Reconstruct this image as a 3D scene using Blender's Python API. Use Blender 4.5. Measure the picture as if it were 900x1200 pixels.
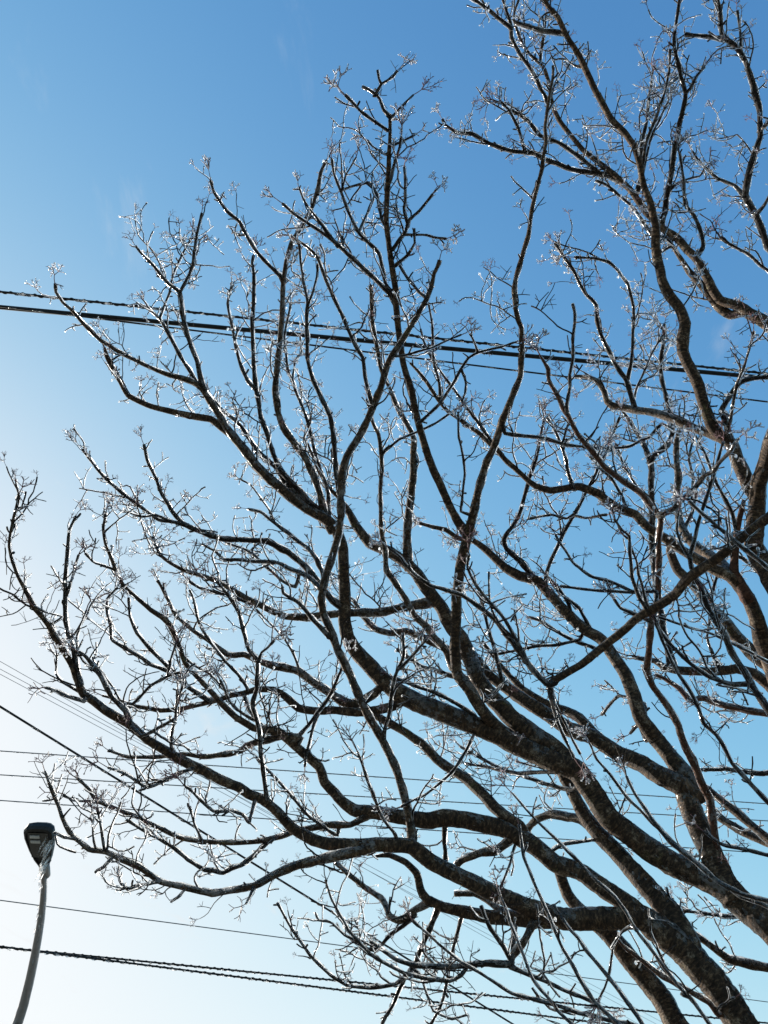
import bpy, math, random
import numpy as np
from mathutils import Vector, Quaternion, Matrix

random.seed(7)
rng = np.random.default_rng(7)
R_ = math.radians
sc = bpy.context.scene
for o in list(bpy.data.objects):
    bpy.data.objects.remove(o)

# ------------------------------------------------------------------ camera
FPX = 901.0                                   # focal length in pixels of the 900 x 1200 photograph
PITCH = R_(45)
CAM = np.array((0.0, 0.0, 1.6))
cam_d = bpy.data.cameras.new('camera')
cam_d.sensor_fit = 'VERTICAL'
cam_d.sensor_height = 36.0
cam_d.lens = 36.0 * FPX / 1200.0
cam_d.clip_start = 0.02
cam_d.clip_end = 20000
cam = bpy.data.objects.new('camera', cam_d)
cam.location = CAM
cam.rotation_euler = (math.pi / 2 + PITCH, 0, 0)
sc.collection.objects.link(cam)
sc.camera = cam
FWD = np.array((0, math.cos(PITCH), math.sin(PITCH)))
UP = np.array((0, -math.sin(PITCH), math.cos(PITCH)))
RIGHT = np.array((1.0, 0, 0))

# ------------------------------------------------------------------ sky and sun
SUN_EL, SUN_AZ = R_(19), R_(-45)              # azimuth from +Y, negative to the left
w = bpy.data.worlds.new('World')
sc.world = w
w.use_nodes = True
nt = w.node_tree
bg = nt.nodes['Background']
sky = nt.nodes.new('ShaderNodeTexSky')
sky.sky_type = 'NISHITA'
sky.sun_disc = False
sky.sun_elevation = SUN_EL
sky.sun_rotation = SUN_AZ
sky.altitude = 0
sky.air_density = 1.0
sky.dust_density = 1.0
sky.ozone_density = 6.0
# the camera's tone curve and white balance, as one smooth function of the sky colour
EXPOSURE, SKY_GAMMA, SKY_TINT, SHOULDER, STRENGTH = 1.15, 1.56, (0.60, 0.625, 0.56), 1.05, 0.15
def vmath(op, a, b_=None):
    n = nt.nodes.new('ShaderNodeVectorMath'); n.operation = op
    nt.links.new(a, n.inputs[0])
    if b_ is not None:
        if isinstance(b_, tuple): n.inputs[1].default_value = b_
        else: nt.links.new(b_, n.inputs[1])
    return n.outputs[0]
x_ = vmath('POWER', sky.outputs[0], (SKY_GAMMA,) * 3)
x_ = vmath('MULTIPLY', x_, SKY_TINT)
y_ = vmath('DIVIDE', x_, vmath('ADD', x_, (SHOULDER,) * 3))
y_ = vmath('MULTIPLY', y_, (SHOULDER / STRENGTH / 2 ** EXPOSURE,) * 3)
# thin wisps of high cloud, everywhere in the sky alike
tcw = nt.nodes.new('ShaderNodeTexCoord')
sp = nt.nodes.new('ShaderNodeSeparateXYZ'); nt.links.new(tcw.outputs['Generated'], sp.inputs[0])
zz_ = nt.nodes.new('ShaderNodeMath'); zz_.operation = 'MAXIMUM'; zz_.inputs[1].default_value = 0.05
nt.links.new(sp.outputs[2], zz_.inputs[0])
cz = nt.nodes.new('ShaderNodeCombineXYZ')
for i in range(3): nt.links.new(zz_.outputs[0], cz.inputs[i])
pl = vmath('DIVIDE', tcw.outputs['Generated'], cz.outputs[0])
mpw = nt.nodes.new('ShaderNodeMapping'); mpw.inputs['Scale'].default_value = (2.6, 1.3, 0.0)
mpw.inputs['Rotation'].default_value = (0, 0, 0.5)
nt.links.new(pl, mpw.inputs[0])
nw = nt.nodes.new('ShaderNodeTexNoise'); nw.inputs['Scale'].default_value = 2.2
nw.inputs['Detail'].default_value = 9; nw.inputs['Roughness'].default_value = 0.58
nw.inputs['Distortion'].default_value = 0.5
nt.links.new(mpw.outputs[0], nw.inputs[0])
mw = nt.nodes.new('ShaderNodeMapRange'); mw.interpolation_type = 'SMOOTHSTEP'
mw.inputs[1].default_value = 0.60; mw.inputs[2].default_value = 0.82; mw.inputs[4].default_value = 0.45
nt.links.new(nw.outputs[0], mw.inputs[0])
mxw = nt.nodes.new('ShaderNodeMix'); mxw.data_type = 'RGBA'
nt.links.new(mw.outputs[0], mxw.inputs[0]); nt.links.new(y_, mxw.inputs[6])
cw = 0.85 / STRENGTH / 2 ** EXPOSURE
mxw.inputs[7].default_value = (cw, cw, cw, 1)
nt.links.new(mxw.outputs[2], bg.inputs[0])
bg.inputs[1].default_value = STRENGTH
sun_d = bpy.data.lights.new('sun', 'SUN')
sun_d.energy = 5.0
sun_d.angle = R_(0.53)
sun_d.color = (1.0, 0.93, 0.82)
sun = bpy.data.objects.new('sun', sun_d)
sdir = Vector((math.sin(SUN_AZ) * math.cos(SUN_EL), math.cos(SUN_AZ) * math.cos(SUN_EL), math.sin(SUN_EL)))
sun.rotation_euler = (-sdir).to_track_quat('-Z', 'Y').to_euler()
sun.location = (-6, 6, 9)
sc.collection.objects.link(sun)
sc.view_settings.view_transform = 'Standard'
sc.view_settings.look = 'None'
sc.view_settings.exposure = EXPOSURE
sc.view_settings.gamma = 1.0
sc.render.engine = 'CYCLES'
cy = sc.cycles
cy.max_bounces = 14
cy.transmission_bounces = 12
cy.glossy_bounces = 4
cy.diffuse_bounces = 3
cy.transparent_max_bounces = 8
cy.caustics_refractive = True
cy.caustics_reflective = True
cy.blur_glossy = 0.3
cy.sample_clamp_indirect = 6.0
cy.use_denoising = True

# ------------------------------------------------------------------ helpers
def tag(o, label=None, cat=None, group=None, kind=None):
    if label: o['label'] = label
    if cat: o['category'] = cat
    if group: o['group'] = group
    if kind: o['kind'] = kind
    return o

def empty(name, loc=(0, 0, 0)):
    o = bpy.data.objects.new(name, None)
    o.empty_display_size = 0.2
    o.location = loc
    sc.collection.objects.link(o)
    return o

def ray(x, y):
    d = FWD * FPX + RIGHT * (x - 450.0) + UP * (600.0 - y)
    return d / np.linalg.norm(d)

def at(x, y, r):                               # a photographed direction at a distance from the camera
    return CAM + ray(x, y) * r

class MB:
    """collects tubes, lathes and prisms and links them as one mesh object"""
    def __init__(s):
        s.v, s.f, s.m, s.n = [], [], [], 0
        s.bc = []
    def add(s, verts, faces, mi=0, bc=None):
        nv = len(np.asarray(verts).reshape(-1, 3))
        s.bc.append(np.zeros((nv, 3)) if bc is None else np.asarray(bc).reshape(-1, 3))
        s.v.append(np.asarray(verts, dtype=float).reshape(-1, 3))
        s.f += [[i + s.n for i in f] for f in faces]
        s.m += [mi] * len(faces)
        s.n += len(s.v[-1])
    def tube(s, P, Rad, sides=6, mi=0, cap=True, off=None, lump=0.0, ell=None):
        P = np.asarray(P, float)
        n = len(P)
        Rad = np.broadcast_to(np.asarray(Rad, float), (n,)).copy()
        T = np.gradient(P, axis=0)
        T /= np.linalg.norm(T, axis=1)[:, None] + 1e-12
        a = np.array((0.0, 0, 1)) if abs(T[0, 2]) < 0.9 else np.array((1.0, 0, 0))
        u = np.cross(T[0], a); u /= np.linalg.norm(u)
        U = np.empty_like(P)
        for i in range(n):
            u = u - T[i] * np.dot(u, T[i]); u /= np.linalg.norm(u) + 1e-12
            U[i] = u
        V = np.cross(T, U)
        ang = np.arange(sides) * 2 * math.pi / sides
        rr = Rad[:, None] * np.ones(sides)
        if lump:
            k = np.cumsum(np.r_[0, np.linalg.norm(np.diff(P, axis=0), axis=1)])
            ph = rng.uniform(0, 6.28, 6)
            R0 = max(Rad.mean(), 1e-4)
            wv = (np.sin(k / (R0 * 3.1) + ph[0])[:, None] * np.cos(ang + ph[1])
                  + 0.7 * np.sin(k / (R0 * 1.3) + ph[2])[:, None] * np.cos(2 * ang + ph[3])
                  + 0.5 * np.sin(k / (R0 * 6.3) + ph[4])[:, None]
                  + 0.6 * rng.normal(0, 1, (n, sides)))
            rr *= 1 + lump * wv
        C = P if off is None else P + off
        vv = C[:, None, :] + rr[:, :, None] * (np.cos(ang)[None, :, None] * U[:, None, :] + np.sin(ang)[None, :, None] * V[:, None, :])
        fs = []
        for i in range(n - 1):
            b = i * sides
            for j in range(sides):
                j2 = (j + 1) % sides
                fs.append((b + j, b + j2, b + sides + j2, b + sides + j))
        if cap:
            fs.append(tuple(range(sides - 1, -1, -1)))
            fs.append(tuple(range((n - 1) * sides, n * sides)))
        kk = np.cumsum(np.r_[0, np.linalg.norm(np.diff(P, axis=0), axis=1)]) + rng.uniform(0, 50)
        bc = np.stack([np.repeat(kk[:, None], sides, 1), Rad[:, None] * np.cos(ang), Rad[:, None] * np.sin(ang)], -1)
        s.add(vv, fs, mi, bc)
    def blob(s, c, r, mi=0, axis=(0, 0, 1), stretch=1.0, seg=6, rings=4):
        t = np.linspace(0, math.pi, rings + 1)
        axis = np.asarray(axis, float); axis /= np.linalg.norm(axis) + 1e-12
        P = np.asarray(c) + np.outer(-np.cos(t) * r * stretch, axis)
        s.tube(P, np.maximum(np.sin(t) * r, r * 0.08), seg, mi)
    def mesh(s, name, mats, smooth=True):
        me = bpy.data.meshes.new(name)
        V = np.concatenate(s.v) if s.v else np.zeros((0, 3))
        me.from_pydata(V.tolist(), [], s.f)
        for m in mats: me.materials.append(m)
        if len(mats) > 1:
            me.polygons.foreach_set('material_index', s.m)
        if smooth:
            me.polygons.foreach_set('use_smooth', [len(f) < 5 for f in s.f])
        at_ = me.attributes.new('grain', 'FLOAT_VECTOR', 'POINT')
        at_.data.foreach_set('vector', np.concatenate(s.bc).ravel())
        me.update()
        return me
    def build(s, name, mats, parent=None, smooth=True):
        if not isinstance(mats, (list, tuple)): mats = [mats]
        o = bpy.data.objects.new(name, s.mesh(name, mats, smooth))
        sc.collection.objects.link(o)
        if parent is not None:
            o.parent = parent
            q = parent
            off = Vector((0, 0, 0))
            while q is not None:
                off += Vector(q.location); q = q.parent
            o.data.transform(Matrix.Translation(-off))
        return o

def smooth_line(P, step):
    """Catmull-Rom through P (n x k), resampled to about `step` in the first two columns"""
    P = np.asarray(P, float)
    if len(P) < 2: return P
    Q = np.vstack([2 * P[0] - P[1], P, 2 * P[-1] - P[-2]])
    out = []
    for i in range(1, len(Q) - 2):
        p0, p1, p2, p3 = Q[i - 1], Q[i], Q[i + 1], Q[i + 2]
        d = np.linalg.norm((p2 - p1)[:2])
        n = max(1, int(round(d / step)))
        for t in np.arange(n) / n:
            c = (0.5 * (2 * p1 + (p2 - p0) * t + (2 * p0 - 5 * p1 + 4 * p2 - p3) * t * t + (3 * p1 - p0 - 3 * p2 + p3) * t ** 3))
            out.append(0.45 * c + 0.55 * (p1 + (p2 - p1) * t))
    out.append(P[-1])
    return np.array(out)

# ------------------------------------------------------------------ materials
def mat(name):
    m = bpy.data.materials.new(name); m.use_nodes = True
    return m, m.node_tree, m.node_tree.nodes['Principled BSDF']

def noise(nt, scale, detail=4, rough=0.6, coord='Object', vscale=None):
    tc = nt.nodes.new('ShaderNodeTexCoord')
    n = nt.nodes.new('ShaderNodeTexNoise')
    n.inputs['Scale'].default_value = scale
    n.inputs['Detail'].default_value = detail
    n.inputs['Roughness'].default_value = rough
    if vscale:
        mp = nt.nodes.new('ShaderNodeMapping'); mp.inputs['Scale'].default_value = vscale
        nt.links.new(tc.outputs[coord], mp.inputs[0]); nt.links.new(mp.outputs[0], n.inputs[0])
    else:
        nt.links.new(tc.outputs[coord], n.inputs[0])
    return n

def ramp(nt, src, stops):
    r = nt.nodes.new('ShaderNodeValToRGB')
    el = r.color_ramp.elements
    while len(el) < len(stops): el.new(0.5)
    for e, (p, c) in zip(el, stops):
        e.position = p; e.color = (*c, 1)
    nt.links.new(src, r.inputs[0])
    return r

def bump(nt, b, src, strength, dist):
    n = nt.nodes.new('ShaderNodeBump')
    n.inputs['Strength'].default_value = strength
    n.inputs['Distance'].default_value = dist
    nt.links.new(src, n.inputs['Height'])
    nt.links.new(n.outputs[0], b.inputs['Normal'])

def grain_noise(nt, scale, detail, rough, vscale):
    at_ = nt.nodes.new('ShaderNodeAttribute'); at_.attribute_name = 'grain'
    mp = nt.nodes.new('ShaderNodeMapping'); mp.inputs['Scale'].default_value = vscale
    n = nt.nodes.new('ShaderNodeTexNoise')
    n.inputs['Scale'].default_value = scale
    n.inputs['Detail'].default_value = detail
    n.inputs['Roughness'].default_value = rough
    nt.links.new(at_.outputs['Vector'], mp.inputs[0]); nt.links.new(mp.outputs[0], n.inputs[0])
    return n

def bark_material(name, dark, mid, light, patch, moss):
    m, nt, b = mat(name)
    n1 = grain_noise(nt, 60, 8, 0.7, (1.8, 0.8, 0.8))           # cross-grained smooth bark
    c1 = ramp(nt, n1.outputs[0], [(0.36, dark), (0.52, mid), (0.68, light)])
    n2 = grain_noise(nt, 17, 6, 0.65, (1, 1.3, 1.3))
    c2 = ramp(nt, n2.outputs[0], [(0.55, (0, 0, 0)), (0.62, (1, 1, 1))])
    mx = nt.nodes.new('ShaderNodeMix'); mx.data_type = 'RGBA'
    nt.links.new(c2.outputs[0], mx.inputs[0])
    nt.links.new(c1.outputs[0], mx.inputs[6])
    n3 = noise(nt, 150, 4, 0.7)
    c3 = ramp(nt, n3.outputs[0], [(0.42, mid), (0.6, patch)])
    nt.links.new(c3.outputs[0], mx.inputs[7])
    n4 = grain_noise(nt, 9, 5, 0.7, (0.6, 1, 1))                # lichen and moss
    c4 = ramp(nt, n4.outputs[0], [(0.6, (0, 0, 0)), (0.68, (1, 1, 1))])
    n5 = noise(nt, 220, 3, 0.7)
    c5 = ramp(nt, n5.outputs[0], [(0.4, dark), (0.6, moss)])
    m2 = nt.nodes.new('ShaderNodeMix'); m2.data_type = 'RGBA'
    nt.links.new(c4.outputs[0], m2.inputs[0]); nt.links.new(mx.outputs[2], m2.inputs[6]); nt.links.new(c5.outputs[0], m2.inputs[7])
    n6 = grain_noise(nt, 26, 2, 0.5, (4.5, 0.7, 0.7))           # dark lenticel lines round the limb
    c6 = ramp(nt, n6.outputs[0], [(0.30, (0.35, 0.33, 0.32)), (0.40, (1, 1, 1))])
    m3 = nt.nodes.new('ShaderNodeMix'); m3.data_type = 'RGBA'; m3.blend_type = 'MULTIPLY'; m3.inputs[0].default_value = 1
    nt.links.new(m2.outputs[2], m3.inputs[6]); nt.links.new(c6.outputs[0], m3.inputs[7])
    nt.links.new(m3.outputs[2], b.inputs['Base Color'])
    b.inputs['Roughness'].default_value = 0.8
    b.inputs['Specular IOR Level'].default_value = 0.25
    ad = nt.nodes.new('ShaderNodeMath'); ad.operation = 'MULTIPLY_ADD'; ad.inputs[1].default_value = 0.5
    nt.links.new(n6.outputs[0], ad.inputs[0]); nt.links.new(n1.outputs[0], ad.inputs[2])
    bump(nt, b, ad.outputs[0], 1.0, 0.009)
    return m

M_BARK = bark_material('limb_bark', (0.007, 0.0045, 0.003), (0.044, 0.026, 0.015), (0.18, 0.115, 0.068), (0.25, 0.19, 0.135), (0.15, 0.125, 0.055))
M_TWIG = bark_material('twig_bark', (0.006, 0.004, 0.0035), (0.015, 0.0095, 0.0075), (0.036, 0.022, 0.017), (0.07, 0.05, 0.036), (0.06, 0.05, 0.03))
M_RED = bark_material('red_bark', (0.03, 0.013, 0.009), (0.08, 0.036, 0.022), (0.14, 0.068, 0.042), (0.18, 0.1, 0.065), (0.12, 0.07, 0.04))
M_SEED, nt_, b_ = mat('seed_stalk')
n_ = noise(nt_, 60, 3)
nt_.links.new(ramp(nt_, n_.outputs[0], [(0.35, (0.07, 0.028, 0.034)), (0.65, (0.20, 0.085, 0.09))]).outputs[0], b_.inputs['Base Color'])
b_.inputs['Roughness'].default_value = 0.6

def ice_material(name, rough, milk, bscale, bstr):
    m, nt, b = mat(name)
    b.inputs['Base Color'].default_value = (0.98, 0.99, 1.0, 1)
    b.inputs['Transmission Weight'].default_value = 1.0
    b.inputs['IOR'].default_value = 1.31
    b.inputs['Roughness'].default_value = rough
    n1 = noise(nt, bscale, 3, 0.5)
    bump(nt, b, n1.outputs[0], bstr, 0.004)
    tr = nt.nodes.new('ShaderNodeBsdfTranslucent'); tr.inputs[0].default_value = (0.93, 0.96, 1.0, 1)
    df = nt.nodes.new('ShaderNodeBsdfDiffuse'); df.inputs[0].default_value = (0.93, 0.96, 1.0, 1)
    ad = nt.nodes.new('ShaderNodeMixShader'); ad.inputs[0].default_value = 0.12
    nt.links.new(tr.outputs[0], ad.inputs[1]); nt.links.new(df.outputs[0], ad.inputs[2])
    n2 = noise(nt, 38, 4, 0.65)
    mr = nt.nodes.new('ShaderNodeMapRange')
    mr.inputs[1].default_value = 0.45; mr.inputs[2].default_value = 0.7
    mr.inputs[3].default_value = milk * 0.3; mr.inputs[4].default_value = milk * 2.2
    nt.links.new(n2.outputs[0], mr.inputs[0])
    mx = nt.nodes.new('ShaderNodeMixShader')
    nt.links.new(mr.outputs[0], mx.inputs[0])
    nt.links.new(b.outputs[0], mx.inputs[1]); nt.links.new(ad.outputs[0], mx.inputs[2])
    nt.links.new(mx.outputs[0], nt.nodes['Material Output'].inputs[0])
    return m

M_ICE = ice_material('clear_ice', 0.12, 0.40, 60, 0.8)
M_CLEAR = ice_material('clear_glaze', 0.05, 0.05, 25, 0.3)
M_ICE2 = ice_material('white_ice', 0.12, 0.26, 90, 0.7)

# ------------------------------------------------------------------ ground
m_, nt_, b_ = mat('frosted_grass')
n_ = noise(nt_, 0.7, 10, 0.7)
nt_.links.new(ramp(nt_, n_.outputs[0], [(0.35, (0.06, 0.055, 0.03)), (0.5, (0.11, 0.105, 0.07)), (0.68, (0.32, 0.33, 0.34))]).outputs[0], b_.inputs['Base Color'])
b_.inputs['Roughness'].default_value = 0.7
g = MB()
g.add([(-6000, -6000, 0), (6000, -6000, 0), (6000, 6000, 0), (-6000, 6000, 0)], [(0, 1, 2, 3)])
tag(g.build('ground', m_), 'frost covered grass lawn under the tree', None, None, 'structure')

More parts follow.
